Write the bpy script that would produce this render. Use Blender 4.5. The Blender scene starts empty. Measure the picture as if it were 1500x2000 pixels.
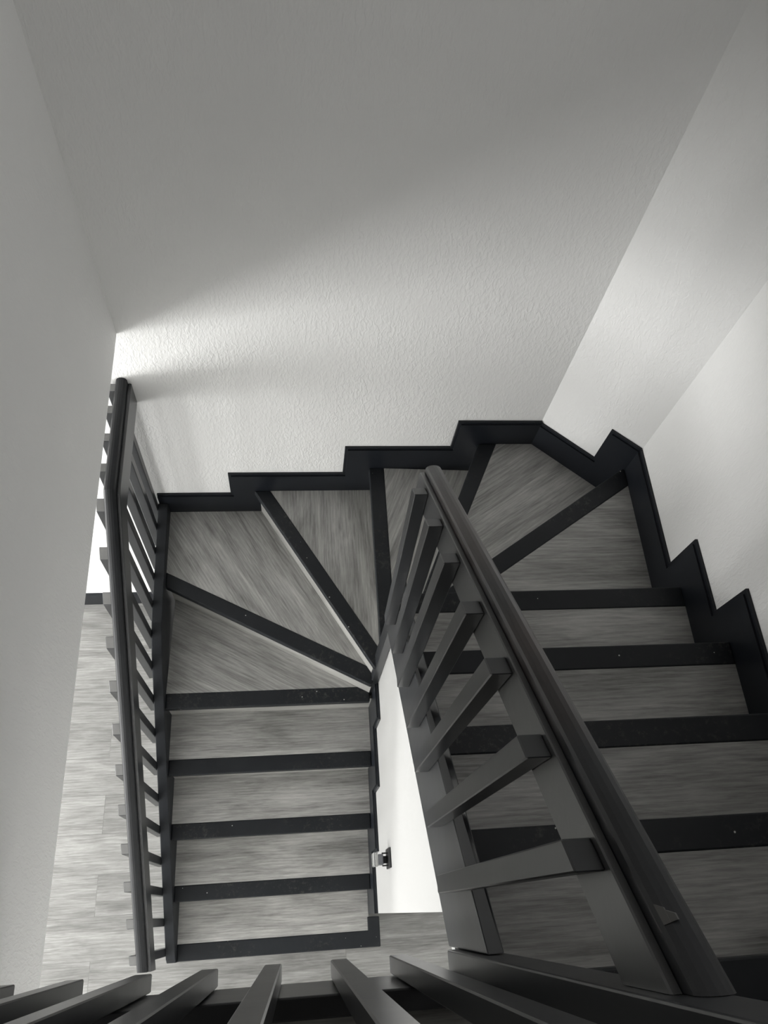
import bpy, bmesh, math, random
from mathutils import Vector, Matrix, Euler
random.seed(7)
SC = bpy.context.scene
COL = SC.collection

# ------------------------------------------------------------------ materials
def newmat(name):
    m = bpy.data.materials.new(name); m.use_nodes = True
    nt = m.node_tree
    return m, nt, nt.nodes['Principled BSDF']
def N(nt, t, **kw):
    n = nt.nodes.new(t)
    for k, v in kw.items():
        if k in n.inputs: n.inputs[k].default_value = v
        else: setattr(n, k, v)
    return n
def ramp(nt, stops, interp='LINEAR'):
    n = nt.nodes.new('ShaderNodeValToRGB'); cr = n.color_ramp; cr.interpolation = interp
    while len(cr.elements) < len(stops): cr.elements.new(0.5)
    for e, (p, c) in zip(cr.elements, stops):
        e.position = p; e.color = (c[0], c[1], c[2], 1) if not isinstance(c, (int, float)) else (c, c, c, 1)
    return n
def mapping(nt, src, scale):
    m = nt.nodes.new('ShaderNodeMapping'); m.inputs['Scale'].default_value = scale
    nt.links.new(src, m.inputs['Vector']); return m
def mixc(nt, fac, a, b, mode='MIX'):
    n = nt.nodes.new('ShaderNodeMix'); n.data_type = 'RGBA'; n.blend_type = mode
    L = nt.links
    if isinstance(fac, (int, float)): n.inputs[0].default_value = fac
    else: L.new(fac, n.inputs[0])
    for s, i in ((a, 6), (b, 7)):
        if isinstance(s, tuple): n.inputs[i].default_value = (*s, 1)
        else: L.new(s, n.inputs[i])
    return n.outputs[2]

def plaster(name, col, bump=0.32, scale=105):
    m, nt, b = newmat(name); L = nt.links
    tc = N(nt, 'ShaderNodeTexCoord')
    mp = mapping(nt, tc.outputs['Object'], (1, 1, .38))
    n1 = N(nt, 'ShaderNodeTexNoise', Scale=scale, Detail=2.0, Roughness=.5, Distortion=.7)
    L.new(mp.outputs[0], n1.inputs['Vector'])
    r1 = ramp(nt, [(.42, 0.0), (.66, 1.0)]); L.new(n1.outputs['Fac'], r1.inputs['Fac'])
    n2 = N(nt, 'ShaderNodeTexNoise', Scale=3.0, Detail=3.0); L.new(tc.outputs['Object'], n2.inputs['Vector'])
    r2 = ramp(nt, [(.3, 0.25), (.7, 1.0)]); L.new(n2.outputs['Fac'], r2.inputs['Fac'])
    mul = N(nt, 'ShaderNodeMath', operation='MULTIPLY'); L.new(r1.outputs[0], mul.inputs[0]); L.new(r2.outputs[0], mul.inputs[1])
    bp = N(nt, 'ShaderNodeBump', Strength=bump, Distance=.003); L.new(mul.outputs[0], bp.inputs['Height'])
    L.new(bp.outputs[0], b.inputs['Normal'])
    r3 = ramp(nt, [(.3, tuple(c*.965 for c in col)), (.7, col)]); L.new(n2.outputs['Fac'], r3.inputs['Fac'])
    L.new(r3.outputs[0], b.inputs['Base Color'])
    b.inputs['Roughness'].default_value = .75
    return m

def wood(name, lo, mid, hi, planks=None, rough=.42):
    """grey laminate; u (UV x) runs along the grain, v across, both in metres"""
    m, nt, b = newmat(name); L = nt.links
    tc = N(nt, 'ShaderNodeTexCoord'); uv = tc.outputs['UV']
    if planks:
        br = N(nt, 'ShaderNodeTexBrick', offset=.37, squash=1.0)
        br.inputs['Scale'].default_value = 1.0
        br.inputs['Brick Width'].default_value = planks[0]; br.inputs['Row Height'].default_value = planks[1]
        br.inputs['Mortar Size'].default_value = .0016; br.inputs['Mortar Smooth'].default_value = .4
        br.inputs['Color1'].default_value = (.0, .0, .0, 1); br.inputs['Color2'].default_value = (1, 1, 1, 1)
        br.inputs['Mortar'].default_value = (.5, .5, .5, 1)
        L.new(uv, br.inputs['Vector'])
        add = N(nt, 'ShaderNodeVectorMath', operation='ADD'); sc = N(nt, 'ShaderNodeVectorMath', operation='SCALE')
        L.new(br.outputs['Color'], sc.inputs[0]); sc.inputs['Scale'].default_value = 7.3
        L.new(uv, add.inputs[0]); L.new(sc.outputs[0], add.inputs[1]); src = add.outputs[0]
    else:
        src = uv
    def nz(scale, s, det, dist, rough_=.55):
        mp = mapping(nt, src, scale); n = N(nt, 'ShaderNodeTexNoise', Scale=s, Detail=det, Distortion=dist, Roughness=rough_)
        L.new(mp.outputs[0], n.inputs['Vector']); return n.outputs['Fac']
    broad = nz((1.6, 9, 1), 1.6, 4, .8)
    streak = nz((4, 75, 1), 2.2, 5, .5, .65)
    fine = nz((14, 260, 1), 2.0, 3, .2, .7)
    cath = N(nt, 'ShaderNodeTexWave', wave_type='BANDS', bands_direction='Y', Scale=5.0, Distortion=11.0, Detail=3.0)
    cath.inputs['Detail Scale'].default_value = .55
    mpc = mapping(nt, src, (.8, 4.2, 1)); L.new(mpc.outputs[0], cath.inputs['Vector'])
    def mth(op, a, bb):
        n = N(nt, 'ShaderNodeMath', operation=op)
        for i, s in enumerate((a, bb)):
            if isinstance(s, (int, float)): n.inputs[i].default_value = s
            else: L.new(s, n.inputs[i])
        return n.outputs[0]
    f = mth('ADD', mth('MULTIPLY', broad, .42), mth('MULTIPLY', streak, .34))
    f = mth('ADD', f, mth('MULTIPLY', fine, .14))
    f = mth('ADD', f, mth('MULTIPLY', cath.outputs['Fac'], .035)); f = mth('ADD', f, .032)
    r = ramp(nt, [(.36, lo), (.5, mid), (.64, hi)]); L.new(f, r.inputs['Fac'])
    colr = r.outputs[0]
    kn = nz((2.4, 6, 1), 2.1, 1, .6)
    kr = ramp(nt, [(.73, 1.0), (.80, .72)]); L.new(kn, kr.inputs['Fac'])
    colr = mixc(nt, 1.0, colr, kr.outputs[0], 'MULTIPLY')
    if planks:
        br2 = ramp(nt, [(0, .90), (1, 1.06)]); L.new(br.outputs['Color'], br2.inputs['Fac'])
        colr = mixc(nt, 1.0, colr, br2.outputs[0], 'MULTIPLY')
        mr = ramp(nt, [(0, 1.0), (1, .72)]); L.new(br.outputs['Fac'], mr.inputs['Fac'])
        colr = mixc(nt, 1.0, colr, mr.outputs[0], 'MULTIPLY')
    L.new(colr, b.inputs['Base Color'])
    b.inputs['Roughness'].default_value = rough
    b.inputs['Specular IOR Level'].default_value = .35
    bp = N(nt, 'ShaderNodeBump', Strength=.12, Distance=.002); L.new(streak, bp.inputs['Height']); L.new(bp.outputs[0], b.inputs['Normal'])
    return m

def black_paint(name, base=(.027, .0285, .031), rough=.30, grain=.02, flecks=0.0, wear=0.0, brown=0.0, spec=.6):
    m, nt, b = newmat(name); L = nt.links
    tc = N(nt, 'ShaderNodeTexCoord'); ob = tc.outputs['Object']
    n = N(nt, 'ShaderNodeTexNoise', Scale=9.0, Detail=6.0, Roughness=.65); L.new(ob, n.inputs['Vector'])
    r = ramp(nt, [(.3, tuple(c*.85 for c in base)), (.7, tuple(c*1.15 for c in base))]); L.new(n.outputs['Fac'], r.inputs['Fac'])
    col = r.outputs[0]
    if wear:
        w = N(nt, 'ShaderNodeTexNoise', Scale=55.0, Detail=6.0, Roughness=.75); L.new(ob, w.inputs['Vector'])
        w2 = N(nt, 'ShaderNodeTexNoise', Scale=3.2, Detail=2.0); L.new(ob, w2.inputs['Vector'])
        a = ramp(nt, [(.53, 0.0), (.70, 1.0)]); L.new(w.outputs['Fac'], a.inputs['Fac'])
        c2 = ramp(nt, [(.46, 0.0), (.62, 1.0)]); L.new(w2.outputs['Fac'], c2.inputs['Fac'])
        mm = N(nt, 'ShaderNodeMath', operation='MULTIPLY'); L.new(a.outputs[0], mm.inputs[0]); L.new(c2.outputs[0], mm.inputs[1])
        m2 = N(nt, 'ShaderNodeMath', operation='MULTIPLY'); L.new(mm.outputs[0], m2.inputs[0]); m2.inputs[1].default_value = wear
        col = mixc(nt, m2.outputs[0], col, (.11, .108, .10))
    if brown:
        w = N(nt, 'ShaderNodeTexNoise', Scale=3.0, Detail=1.0); L.new(ob, w.inputs['Vector'])
        a = ramp(nt, [(.45, 0.0), (.75, brown)]); L.new(w.outputs['Fac'], a.inputs['Fac'])
        col = mixc(nt, a.outputs[0], col, (.085, .048, .034))
    if flecks:
        v = N(nt, 'ShaderNodeTexVoronoi', Scale=26.0); L.new(ob, v.inputs['Vector'])
        a = ramp(nt, [(.0, 1.0), (.055, 0.0)], 'CONSTANT'); a.color_ramp.elements[1].position = .055
        L.new(v.outputs['Distance'], a.inputs['Fac'])
        sel = N(nt, 'ShaderNodeSeparateColor'); L.new(v.outputs['Color'], sel.inputs[0])
        g = N(nt, 'ShaderNodeMath', operation='GREATER_THAN'); L.new(sel.outputs[0], g.inputs[0]); g.inputs[1].default_value = 1 - flecks
        mm = N(nt, 'ShaderNodeMath', operation='MULTIPLY'); L.new(a.outputs[0], mm.inputs[0]); L.new(g.outputs[0], mm.inputs[1])
        col = mixc(nt, mm.outputs[0], col, (.6, .6, .57))
    L.new(col, b.inputs['Base Color'])
    rr = ramp(nt, [(.3, rough*.95), (.75, min(1, rough*1.1))]); L.new(n.outputs['Fac'], rr.inputs['Fac']); L.new(rr.outputs[0], b.inputs['Roughness'])
    b.inputs['Specular IOR Level'].default_value = spec
    mp = mapping(nt, ob, (30, 6, 30)); gn = N(nt, 'ShaderNodeTexNoise', Scale=3.0, Detail=3.0); L.new(mp.outputs[0], gn.inputs['Vector'])
    bp = N(nt, 'ShaderNodeBump', Strength=grain, Distance=.0015); L.new(gn.outputs['Fac'], bp.inputs['Height']); L.new(bp.outputs[0], b.inputs['Normal'])
    return m

def plain(name, col, rough=.5, metal=0.0, trans=0.0):
    m, nt, b = newmat(name)
    b.inputs['Base Color'].default_value = (*col, 1); b.inputs['Roughness'].default_value = rough
    b.inputs['Metallic'].default_value = metal
    if trans: b.inputs['Transmission Weight'].default_value = trans
    return m

M = dict(
    plaster=plaster('white_plaster', (.85, .85, .84)),
    smooth=plaster('smooth_white_plaster', (.45, .45, .443), bump=.10, scale=25),  # white plaster with its colour darkened to offset strong light on the middle wall
    tread=wood('grey_laminate', (.160, .1585, .152), (.335, .332, .320), (.53, .526, .509)),
    floor=wood('grey_plank_floor', (.14, .139, .134), (.25, .2485, .241), (.39, .388, .378), planks=(1.2, .185)),
    riser=wood('grey_laminate_riser', (.24, .237, .225), (.37, .366, .35), (.50, .495, .47)),
    black=black_paint('black_paint'),
    nosing=black_paint('black_nosing_paint', base=(.017, .019, .022), rough=.42, flecks=.4, wear=.6, spec=.25),
    rail=black_paint('black_handrail_paint', base=(.018, .019, .021), rough=.33, grain=.05, brown=.3, spec=.4),
    skirt=black_paint('black_skirting_paint', base=(.012, .014, .018), rough=.36, grain=.05, spec=.3),
    cap=black_paint('black_cap_paint', base=(.015, .016, .018), rough=.42, grain=.04, spec=.25),
    string=black_paint('black_string_paint', base=(.022, .024, .027), rough=.5, grain=.02, spec=.15),
    worn=black_paint('worn_black_paint', base=(.055, .056, .057), rough=.32, grain=.05, wear=.5, spec=.8),
    endgrain=black_paint('grey_end_grain', base=(.17, .17, .168), rough=.6, grain=.3),
    grey=plain('grey_plastic', (.16, .165, .18), .4),
    chip=plain('bare_wood', (.085, .083, .078), .6),
    timber=plain('dark_timber', (.16, .14, .12), .6),  # unseen ceiling, colour darkened so less light bounces onto the rail tops
    metal=plain('dark_metal', (.05, .05, .052), .4, .6),
    glass=plain('clear_glass', (.95, .96, .95), .08, 0, .85),
    frame=plain('white_frame', (.75, .75, .73), .5),
)

# ------------------------------------------------------------------ geometry helpers
class MB:
    def __init__(s): s.bm = bmesh.new()
    def prism(s, pts, vec):
        """pts: planar polygon of 3-D points, extruded by vec"""
        v = Vector(vec)
        a = [s.bm.verts.new(Vector(p)) for p in pts]
        b = [s.bm.verts.new(Vector(p) + v) for p in pts]
        n = len(a); fs = [s.bm.faces.new(a), s.bm.faces.new(b[::-1])]
        for i in range(n):
            fs.append(s.bm.faces.new((a[i], b[i], b[(i+1) % n], a[(i+1) % n])))
        bmesh.ops.recalc_face_normals(s.bm, faces=fs)
        return s
    def box(s, x0, x1, y0, y1, z0, z1):
        return s.prism([(x0, y0, z0), (x1, y0, z0), (x1, y1, z0), (x0, y1, z0)], (0, 0, z1-z0))
    def hull(s, a, b):
        """two matching rings joined"""
        va = [s.bm.verts.new(Vector(p)) for p in a]; vb = [s.bm.verts.new(Vector(p)) for p in b]
        n = len(va); fs = [s.bm.faces.new(va), s.bm.faces.new(vb[::-1])]
        for i in range(n): fs.append(s.bm.faces.new((va[i], vb[i], vb[(i+1) % n], va[(i+1) % n])))
        bmesh.ops.recalc_face_normals(s.bm, faces=fs); return s
    def sweep(s, prof, path, flip=1):
        """prof: (u,v) closed profile, u along +/-X or a horizontal axis, v up; path: list of (origin, uaxis)"""
        rings = []
        for o, ua in path:
            o = Vector(o); ua = Vector(ua)
            rings.append([s.bm.verts.new(o + ua*u + Vector((0, 0, v))) for u, v in prof])
        fs = []
        n = len(prof)
        for r0, r1 in zip(rings, rings[1:]):
            for i in range(n): fs.append(s.bm.faces.new((r0[i], r1[i], r1[(i+1) % n], r0[(i+1) % n])))
        fs.append(s.bm.faces.new(rings[0])); fs.append(s.bm.faces.new(rings[-1][::-1]))
        bmesh.ops.recalc_face_normals(s.bm, faces=fs); return s
    def bevel(s, w, seg=2):
        bmesh.ops.bevel(s.bm, geom=list(s.bm.edges), offset=w, segments=seg, affect='EDGES', profile=.5, clamp_overlap=True)
        return s
    def build(s, name, mat, parent=None, uvdir=None, uvoff=(0, 0), origin=None):
        if uvdir is not None:
            lay = s.bm.loops.layers.uv.new('UVMap'); d = Vector((uvdir[0], uvdir[1])).normalized(); p = Vector((-d.y, d.x))
            for f in s.bm.faces:
                up = abs(f.normal.z) > .5
                for l in f.loops:
                    c = l.vert.co; h = Vector((c.x, c.y))
                    l[lay].uv = (h.dot(d) + uvoff[0], (h.dot(p) if up else c.z) + uvoff[1])
        if origin is not None:
            bmesh.ops.translate(s.bm, verts=s.bm.verts, vec=-Vector(origin))
        me = bpy.data.meshes.new(name); s.bm.to_mesh(me); s.bm.free()
        if mat is not None: me.materials.append(mat)
        o = bpy.data.objects.new(name, me); COL.objects.link(o)
        if origin is not None: o.location = origin
        if parent is not None:
            o.parent = parent
            pw = Vector((0, 0, 0)); q = parent
            while q is not None: pw += q.location; q = q.parent
            o.location = Vector(o.location) - pw
        return o
def tag(o, label, cat, group=None):
    o['label'] = label; o['category'] = cat
    if group: o['group'] = group
    return o
def struct(o):
    o['kind'] = 'structure'; return o
def thing(name, loc, label, cat, group=None):
    o = bpy.data.objects.new(name, None); COL.objects.link(o); o.location = loc
    return tag(o, label, cat, group)

# ------------------------------------------------------------------ dimensions (metres)
R = .19                      # rise
G1, Y1 = .2392, .3475        # lower flight going, first nosing
G2, Y11 = .2442, 1.367       # upper flight
XL, XM = .422, 1.302         # lower flight: string face / skirting face on middle wall
YB = 2.150                   # skirting face on the back wall
XR = 2.2088                  # skirting face on the right wall
XU = 1.311                   # upper flight: inner face of string
CA, CB = (1.936, YB), (XR, 1.913)   # corner wall skirting face
ZL = 15*R                    # landing level 2.85
ZB = 2.339                   # underside of the upper left wall
yl = lambda k: Y1 + G1*(k-1) + (0, 0, 0, .002, .004, .006)[k]
yu = lambda k: Y11 - G2*(k-11)
TH = .030

# ------------------------------------------------------------------ setting
def wall(name, x0, x1, y0, y1, z0, z1, mat=None):
    return struct(MB().box(x0, x1, y0, y1, z0, z1).build(name, mat or M['plaster']))
YW = YB + .015; XW = XR + .015
o = math.hypot(CB[0]-CA[0], CB[1]-CA[1]); cd = ((CB[0]-CA[0])/o, (CB[1]-CA[1])/o); cn = (-cd[1], cd[0])  # outward normal
if cn[0] < 0: cn = (-cn[0], -cn[1])
LX = -2.6                    # far side of the lower room
FY = -2.2                    # front of the house
ZC = 5.35
wall('wall_back', LX, 1.945, YW, YW+.14, -.02, ZC)
wall('wall_left', XL+.001-.16, XL+.001, FY, YW, ZB, ZC)
wall('wall_right', XW, XW+.14, FY, 1.925, -.02, ZC)
Wa = (CA[0]+cn[0]*.015, CA[1]+cn[1]*.015); Wb = (CB[0]+cn[0]*.015, CB[1]+cn[1]*.015)
def along(p, d, s): return (p[0]+d[0]*s, p[1]+d[1]*s)
a0, a1 = along(Wa, cd, -.012), along(Wb, cd, .012)
struct(MB().prism([(*a0, -.02), (*a1, -.02), (a1[0]+cn[0]*.14, a1[1]+cn[1]*.14, -.02), (a0[0]+cn[0]*.14, a0[1]+cn[1]*.14, -.02)], (0, 0, ZC+.02)).build('wall_corner', M['plaster']))
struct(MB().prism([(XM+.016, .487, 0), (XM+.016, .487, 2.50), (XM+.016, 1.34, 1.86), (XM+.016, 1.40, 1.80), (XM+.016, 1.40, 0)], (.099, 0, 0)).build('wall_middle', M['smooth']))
struct(MB().box(LX, XW, FY, YW, -.08, 0).build('floor', M['floor'], uvdir=(1, 0)))
wall('ceiling_lower', LX, XL-.16, FY, YW, ZB, ZB+.2)
wall('ceiling', XL-.16, XW+.14, FY, YW+.1, ZC, ZC+.1, M['timber'])
# lower room: left wall with a window opening, front wall
WINS = [(-1.9, .65, .06, 1.75), (1.25, 1.95, 1.25, 2.12)]     # glazed garden door; smaller window is added to brighten the right wall
lw = MB(); ys = [FY, WINS[0][0], WINS[0][1], WINS[1][0], WINS[1][1], YW+.14]
for i in range(5):
    if i in (1, 3):
        z0, z1 = WINS[i//2][2:]
        lw.box(LX-.14, LX, ys[i], ys[i+1], -.02, z0).box(LX-.14, LX, ys[i], ys[i+1], z1, ZB+.2)
    else: lw.box(LX-.14, LX, ys[i], ys[i+1], -.02, ZB+.2)
struct(lw.build('wall_lower_left', M['plaster']))
for k, (y0, y1, z0, z1) in enumerate(WINS):
    fr = MB(); ym = (y0+y1)/2
    for (a, b, c, d) in ((y0, y1, z0, z0+.05), (y0, y1, z1-.05, z1), (y0, y0+.05, z0, z1), (y1-.05, y1, z0, z1), (ym-.025, ym+.025, z0, z1)):
        fr.box(LX-.10, LX-.05, a, b, c, d)
    struct(fr.build('window_%d' % (k+1), M['frame']))  # the second frame belongs to the added window
wall('wall_front', LX, XW+.14, FY-.14, FY, -.02, ZC)
# landing
struct(MB().box(XL+.001, XU, FY, .355, 2.62, ZL).box(XU, XW, FY, .322, 2.62, ZL).build('floor_landing', M['tread'], uvdir=(1, 0), uvoff=(.3, .2)))

# stepped skirting: list of (s0, s1, ztop) along a direction
def skirting(name, p0, d, nrm, steps, depth=.46):
    """p0 at s=0 on the wall face plane, d along, nrm into the room"""
    mb = MB()
    def P(s, z): return (p0[0]+d[0]*s, p0[1]+d[1]*s, z)
    for inset, th in ((0, .009), (.012, .015)):
        top = []; 
        for i, (s0, s1, z) in enumerate(steps):
            a = s0; b = s1
            if i > 0:
                zp = steps[i-1][2]
                a = s0 + (inset if z > zp else -inset)
            if i < len(steps)-1:
                zn = steps[i+1][2]
                b = s1 + (inset if zn > z else -inset)
            top.append((a, b, z-inset))
        for i, (a, b, z) in enumerate(top):
            lo = steps[i][2]-depth
            if i > 0: lo = min(lo, steps[i-1][2]-.02)
            mb.prism([P(a, lo), P(b, lo), P(b, z), P(a, z)], (nrm[0]*th, nrm[1]*th, 0))
    return struct(mb.build(name, M['skirt']))
skirting('baseboard_back', (.385, YW), (1, 0), (0, -1),
         [(0, .315, 1.293), (.315, .794, 1.466), (.794, 1.223, 1.672), (1.223, 1.556, 1.858)])
s9 = .243
skirting('baseboard_corner', along(Wa, cd, -.004), cd, (-cn[0], -cn[1]), [(0, s9, 1.850), (s9, o+.008, 2.045)])
skirting('baseboard_right', (XW, 1.918), (0, -1), (-1, 0),
         [(0, .449, 2.042), (.449, .687, 2.236), (.687, .935, 2.42), (.935, 1.18, 2.615), (1.18, 1.425, 2.81), (1.425, 1.918-FY, 3.0)])
skirting('baseboard_middle', (XM+.016, .487), (0, 1), (-1, 0),
         [(0, .236, .53), (.236, .473, .725), (.473, .712, .915), (.712, .862, 1.10)])
struct(MB().box(LX, .36, YW-.015, YW, 0, .14).build('baseboard_lower', M['skirt']))

# ------------------------------------------------------------------ staircase
stair = thing('staircase', (.87, .35, 0), 'grey laminate staircase with black nosings winding in a half turn between white walls', 'staircase')
def lerp(a, b, t): return (a[0]+(b[0]-a[0])*t, a[1]+(b[1]-a[1])*t)
def tread(k, wood_poly, nose_poly, grain):
    z = k*R
    t = MB().prism([(*p, z-TH) for p in wood_poly], (0, 0, TH)).build('tread', M['tread'], stair, uvdir=grain, uvoff=(k*1.37, k*.61))
    n = MB().prism([(*p, z-TH-.004) for p in nose_poly], (0, 0, TH+.006)).bevel(.004, 2).build('nosing', M['nosing'], t)
    return t
def riser(k, a, b, inward, th=.015):
    """a,b: front line of nosing k; inward unit vector"""
    off = .020
    a2 = (a[0]+inward[0]*off, a[1]+inward[1]*off); b2 = (b[0]+inward[0]*off, b[1]+inward[1]*off)
    d = (b[0]-a[0], b[1]-a[1])
    MB().prism([(*a2, (k-1)*R-TH), (*b2, (k-1)*R-TH), (b2[0]+inward[0]*th, b2[1]+inward[1]*th, (k-1)*R-TH), (a2[0]+inward[0]*th, a2[1]+inward[1]*th, (k-1)*R-TH)],
               (0, 0, R-.004)).build('riser', M['riser'], stair, uvdir=d, uvoff=(k*.9, k*.3))
W = .066
for k in range(1, 5):
    y0, y1 = yl(k), yl(k+1)
    x1 = XM
    if k == 1:
        nose = [(XL, y0), (1.353, y0), (1.353, .474), (1.296, .474), (1.296, y0+.070), (XL, y0+.070)]
        wp = [(XL, y0+.070), (1.296, y0+.070), (1.296, .474), (XM, .474), (XM, y1+.035), (XL, y1+.035)]
        tread(k, wp, nose, (1, 0))
    else:
        tread(k, [(XL, y0+W), (x1, y0+W), (x1, y1+.035), (XL, y1+.035)], [(XL, y0), (x1, y0), (x1, y0+W), (XL, y0+W)], (1, 0))
    riser(k, (XL, y0), (1.31, y0), (0, 1))
# winders
def unit(a, b):
    d = (b[0]-a[0], b[1]-a[1]); l = math.hypot(*d); return (d[0]/l, d[1]/l)
def off(p, n, s): return (p[0]+n[0]*s, p[1]+n[1]*s)
PX = 1.290
n5 = ((XL, yl(5)), (XM-.01, yl(5)))
n6 = ((XL, 1.789), (1.281, 1.331)); b6 = ((XL, 1.856), (1.292, 1.402))
n7 = ((.803, YB), (1.281, 1.352)); b7 = ((.872, YB), (1.309, 1.421))
n8 = ((1.288, YB), (1.288, 1.363)); b8 = ((1.350, YB), (1.348, 1.385))
n9 = ((1.715, YB), (1.376, 1.385)); b9 = ((1.789, YB), (1.428, 1.400))
n10 = ((2.2088, 1.925), (1.395, 1.394)); b10 = ((2.2088, 1.847), (1.470, 1.370))
def inner(n, b):
    u = unit(*n); p = (-u[1], u[0])
    if (b[0][0]-n[0][0])*p[0] + (b[0][1]-n[0][1])*p[1] < 0: p = (-p[0], -p[1])
    return p
# 5
p6 = inner(n6, b6); e6 = [off(q, p6, .035) for q in n6]
tread(5, [(XL, yl(5)+W), (XM-.01, yl(5)+W-.01), (1.286, 1.372), e6[0]], [(XL, yl(5)), (XM-.01, yl(5)), (XM-.01, yl(5)+W-.03), (1.24, yl(5)+W), (XL, yl(5)+W)], unit(*n6))
riser(5, (XL, yl(5)), (1.31, yl(5)), (0, 1))
# 6
p7 = inner(n7, b7); e7 = [off(q, p7, .035) for q in n7]
tread(6, [b6[0], b6[1], e7[1], (e7[0][0], YB), (XL, YB)], [n6[0], n6[1], (1.292, 1.340), b6[1], b6[0]], unit(*n7))
riser(6, n6[0], n6[1], p6)
# 7
tread(7, [b7[0], b7[1], (1.323, 1.40), (1.323, YB)], [n7[0], n7[1], (1.300, 1.360), b7[1], b7[0]], (0, 1))
riser(7, (n7[0][0]-.0, n7[0][1]), n7[1], p7)
# 8
p9 = inner(n9, b9); e9 = [off(q, p9, .035) for q in n9]
tread(8, [b8[0], b8[1], e9[1], e9[0]], [n8[0], n8[1], (1.320, 1.375), b8[1], b8[0]], unit(*n9))
riser(8, n8[0], n8[1], (1, 0))
# 9
p10 = inner(n10, b10); e10 = [off(q, p10, .035) for q in n10]
tread(9, [b9[0], b9[1], e10[1], (XR, 1.90), CB, CA], [n9[0], n9[1], b9[1], b9[0]], unit(*n10))
riser(9, n9[0], n9[1], p9)
# 10
tread(10, [b10[0], b10[1], (1.45, Y11-.035), (XR, Y11-.035)], [n10[0], n10[1], (1.440, 1.37), b10[1], b10[0]], (1, 0))
riser(10, n10[0], n10[1], p10)
# upper straight flight
for k in range(11, 15):
    y0, y1 = yu(k), yu(k+1)
    tread(k, [(XU, y0-W), (XR, y0-W), (XR, y1-.035), (XU, y1-.035)], [(XU, y0), (XR, y0), (XR, y0-W), (XU, y0-W)], (1, 0))
    riser(k, (XU, y0), (XR, y0), (0, -1))
MB().box(XU, XR, .322, .39, ZL-TH-.004, ZL+.002).bevel(.004).build('nosing', M['nosing'], stair)
riser(15, (XU, .39), (XR, .39), (0, -1))
# strings
MB().prism([(.380, .345, 0), (.380, .345, .205), (.380, .36, .235), (.380, 1.50, 1.118), (.380, 1.62, 1.172), (.380, YB, 1.225), (.380, YB, .88), (.380, 1.62, .84), (.380, .75, .17), (.380, .52, 0)],
           (.042, 0, 0)).bevel(.003).build('stringer', M['string'], stair)
s0, s1 = .424, 1.395
zt = lambda y: 2.893 - .8215*(y-.39); zbm = lambda y: 2.525 - .742*(y-.39)
MB().hull([(1.280, s0, zbm(s0)), (XU, s0, zbm(s0)), (XU, s0, 2.890-.788*(s0-.39)), (1.280, s0, 2.900-.839*(s0-.39))],
          [(1.280, s1, zbm(s1)), (XU, s1, zbm(s1)), (XU, s1, 2.890-.788*(s1-.39)), (1.280, s1, 2.900-.839*(s1-.39))]).bevel(.0025).build('stringer', M['black'], stair)
# pivot post that carries the narrow ends of the winders
MB().box(1.286, 1.317, 1.350, 1.405, .80, 2.10).bevel(.003).build('newel_post', M['black'], stair)
# plastered soffit of the upper flight
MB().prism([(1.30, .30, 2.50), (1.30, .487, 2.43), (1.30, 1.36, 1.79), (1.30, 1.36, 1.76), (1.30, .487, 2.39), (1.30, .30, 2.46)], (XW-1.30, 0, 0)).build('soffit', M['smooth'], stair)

# ------------------------------------------------------------------ balustrades
CAP = [(.011, -.004), (.011, .020), (.0135, .027), (.019, .032), (.0265, .034), (.034, .0335), (.041, .030), (.046, .024), (.049, .015), (.049, -.004)]
SUB = [(0, -.110), (0, -.002), (.002, 0), (.010, 0), (.010, -.0045), (.036, -.0045), (.036, -.110)]
def rail(parent, path, mirror=False, sub='worn', cap='rail'):
    f = (lambda P: [(.036-u, v) for u, v in P][::-1]) if mirror else (lambda P: P)
    h = MB().sweep(f(CAP), path).build('handrail', M[cap], parent)
    MB().sweep(f(SUB), path).build('under_rail', M[sub], parent)
    return h
def baluster(parent, xy_b, xy_t, zb, zt_lo, zt_hi, wx, wy, mat=None, endgrain=False):
    """square section; top cut along the rail pitch (zt_lo at low-y side, zt_hi at high-y side)"""
    xb, yb = xy_b; xt, yt = xy_t; hx, hy = wx/2, wy/2
    a = [(xb-hx, yb-hy, zb), (xb+hx, yb-hy, zb), (xb+hx, yb+hy, zb), (xb-hx, yb+hy, zb)]
    b = [(xt-hx, yt-hy, zt_lo), (xt+hx, yt-hy, zt_lo), (xt+hx, yt+hy, zt_hi), (xt-hx, yt+hy, zt_hi)]
    ob = MB().hull(a, b).bevel(.002, 1).build('baluster', mat or M['black'], parent)
    if endgrain:
        ob.data.materials.append(M['endgrain'])
        for f in ob.data.polygons:
            if f.normal.z > .4 and f.area > .0005: f.material_index = 1

# left, lower flight
bl = thing('balustrade', (.37, .36, 0), 'black wooden balustrade rising along the open left edge of the lower flight', 'balustrade')
KY = 1.735
zr = lambda y: (.892 + .868*(y-.369)) if y < KY else 2.078     # rail reference line: sloped, then level to the wall
RX = .3845
path = [((RX, yy, zr(yy)-dz), (1, 0, 0)) for yy, dz in ((.348, 0), (KY-.03, 0), (KY, .004), (KY+.03, 0), (YW, 0))]
rail(bl, path, True, 'black', 'cap')
LY = [.390, .511, .631, .750, .869, .988, 1.106, 1.226, 1.346, 1.463, 1.579, 1.700, 1.820, 1.935, 2.045, 2.135]
LT = lambda y: min(.205+.78*(y-.345), 1.118) if y < 1.5 else 1.118+.1*(y-1.5)     # top of the string
for y in LY:
    sl = .868 if y < KY-.02 else 0
    z = zr(y) + .018
    baluster(bl, (.363, y), (.363, y), LT(y)-.13, z-sl*.0165, z+sl*.0165, .033, .033, endgrain=True)

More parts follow.
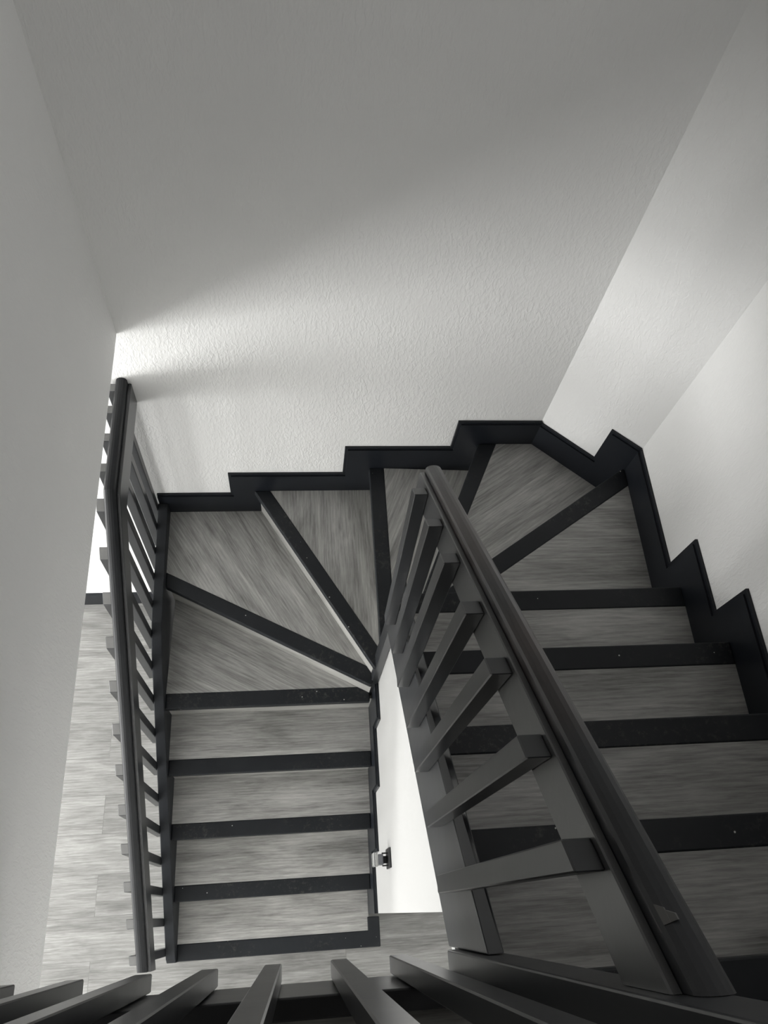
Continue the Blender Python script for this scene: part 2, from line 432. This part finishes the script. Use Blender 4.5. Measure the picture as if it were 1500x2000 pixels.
# right, upper flight
br_ = thing('balustrade', (1.28, .42, 2.6), 'black wooden balustrade with a round-topped handrail along the inner edge of the upper flight', 'balustrade')
zrr = lambda y: 3.540 - .872*(y-.478)
rail(br_, [((1.280, .423, zrr(.423)), (1, 0, 0)), ((1.280, 1.0, zrr(1.0)), (1, 0, 0)), ((1.280, 1.452, zrr(1.452)), (1, 0, 0))])
RB = [(1.366, 1.300, 2.04), (1.222, 1.175, 2.150), (1.089, 1.058, 2.222), (.942, .924, 2.338), (.809, .802, 2.426), (.672, .669, 2.545), (.540, .540, 2.616)]
for yt_, yb_, zb in RB:
    z = zrr(yt_) - .014
    baluster(br_, (1.2637, yb_), (1.2637, yt_), zb, z+.872*.017, z-.872*.017, .033, .034)

# pale chip worn into the near end of the handrail cap
ch = MB()
for (u, v, ya, yb_) in ((.0105, .0185, .488, .468), (.0130, .0275, .491, .474), (.0185, .0325, .486, .476)):
    ch.prism([(1.280+u, ya, zrr(ya)+v), (1.280+u, yb_, zrr(yb_)+v), (1.280+u+.0055, yb_+.002, zrr(yb_+.002)+v+.0055), (1.280+u+.0055, ya-.003, zrr(ya-.003)+v+.0055)], (.002, 0, -.001))
ch = ch.build('chip', M['chip'], br_)
ch['label'] = 'pale bare wood chip in the handrail'
# landing
lb = thing('balustrade', (.87, .40, 2.6), 'black wooden balustrade guarding the landing edge, at the bottom edge of the view', 'balustrade')
LXs = [.4345, .5565, .6795, .8015, .9205, 1.0465, 1.1605]
for x in LXs:
    baluster(lb, (x, .4065), (x, .4065), 2.60, 3.935, 3.935, .033, .031)
rail(lb, [((XL+.001, .389, 3.95), (0, -1, 0)), ((1.262, .389, 3.95), (0, -1, 0))], False, 'black')
MB().box(1.262, 1.322, .357, .4225, 2.58, 4.0).bevel(.003).build('newel_post', M['black'], lb)
struct(MB().box(XL+.001, 1.262, .355, .388, 2.60, 2.88).bevel(.003).build('trim_1', M['black']))

# ------------------------------------------------------------------ small wall lamp on the middle wall
xw = XM + .016
wl = thing('wall_lamp', (xw, .672, 1.12), 'small dark metal wall lamp with clear glass, on the white wall beside the lower steps', 'wall lamp')
MB().box(xw-.008, xw, .637, .707, 1.06, 1.18).bevel(.002).build('back_plate', M['metal'], wl)
MB().box(xw-.046, xw-.026, .650, .688, 1.09, 1.14).bevel(.003).build('lamp_body', M['grey'], wl)
MB().box(xw-.030, xw-.006, .688, .693, 1.12, 1.13).box(xw-.030, xw-.006, .645, .650, 1.12, 1.13).box(xw-.030, xw-.006, .656, .682, 1.095, 1.105).build('bracket', M['metal'], wl)
MB().box(xw-.066, xw-.0465, .645, .694, 1.09, 1.145).bevel(.004).build('lamp_glass', M['glass'], wl)

# ------------------------------------------------------------------ camera
cam = bpy.data.cameras.new('camera'); co = bpy.data.objects.new('camera', cam); COL.objects.link(co)
co.location = (0.96748664, 0.50280104, 4.33084627)
co.rotation_euler = Euler((math.radians(27.35404445), math.radians(-5.64865399), math.radians(-3.62310296)), 'XYZ')
cam.sensor_fit = 'VERTICAL'; cam.sensor_height = 36.0; cam.lens = 1521.3068/2000*36
cam.clip_start = .02
SC.camera = co

# ------------------------------------------------------------------ light
def area(name, loc, rot, sx, sy, power, col=(1, 1, 1), spread=math.pi):
    l = bpy.data.lights.new(name, 'AREA'); l.shape = 'RECTANGLE'; l.size = sx; l.size_y = sy; l.energy = power; l.color = col; l.spread = spread
    ob = bpy.data.objects.new(name, l); COL.objects.link(ob); ob.location = loc; ob.rotation_euler = rot; return ob
# daylight through the garden door, fill from the added smaller window
for (y0, y1, z0, z1), pw in zip(WINS, (185, 58)):
    area('window_daylight', (LX-.02, (y0+y1)/2, (z0+z1)/2), (0, -math.pi/2, 0), z1-z0-.1, y1-y0-.1, pw, (1, .995, .98))
# weak fill added high on the right of the upper storey, no window there
area('upper_daylight', (XW-.02, 1.15, 4.62), (0, math.pi/2, 0), 1.0, 1.2, 8.5, (1, 1, 1))
w = bpy.data.worlds.new('world'); SC.world = w; w.use_nodes = True
w.node_tree.nodes['Background'].inputs['Color'].default_value = (.9, .95, 1, 1)
w.node_tree.nodes['Background'].inputs['Strength'].default_value = .3

vs = SC.view_settings
vs.view_transform = 'Standard'; vs.look = 'None'; vs.exposure = 0.0; vs.gamma = 1.0; vs.use_curve_mapping = False
SC.cycles.max_bounces = 12; SC.cycles.diffuse_bounces = 8
SC.cycles.use_denoising = True
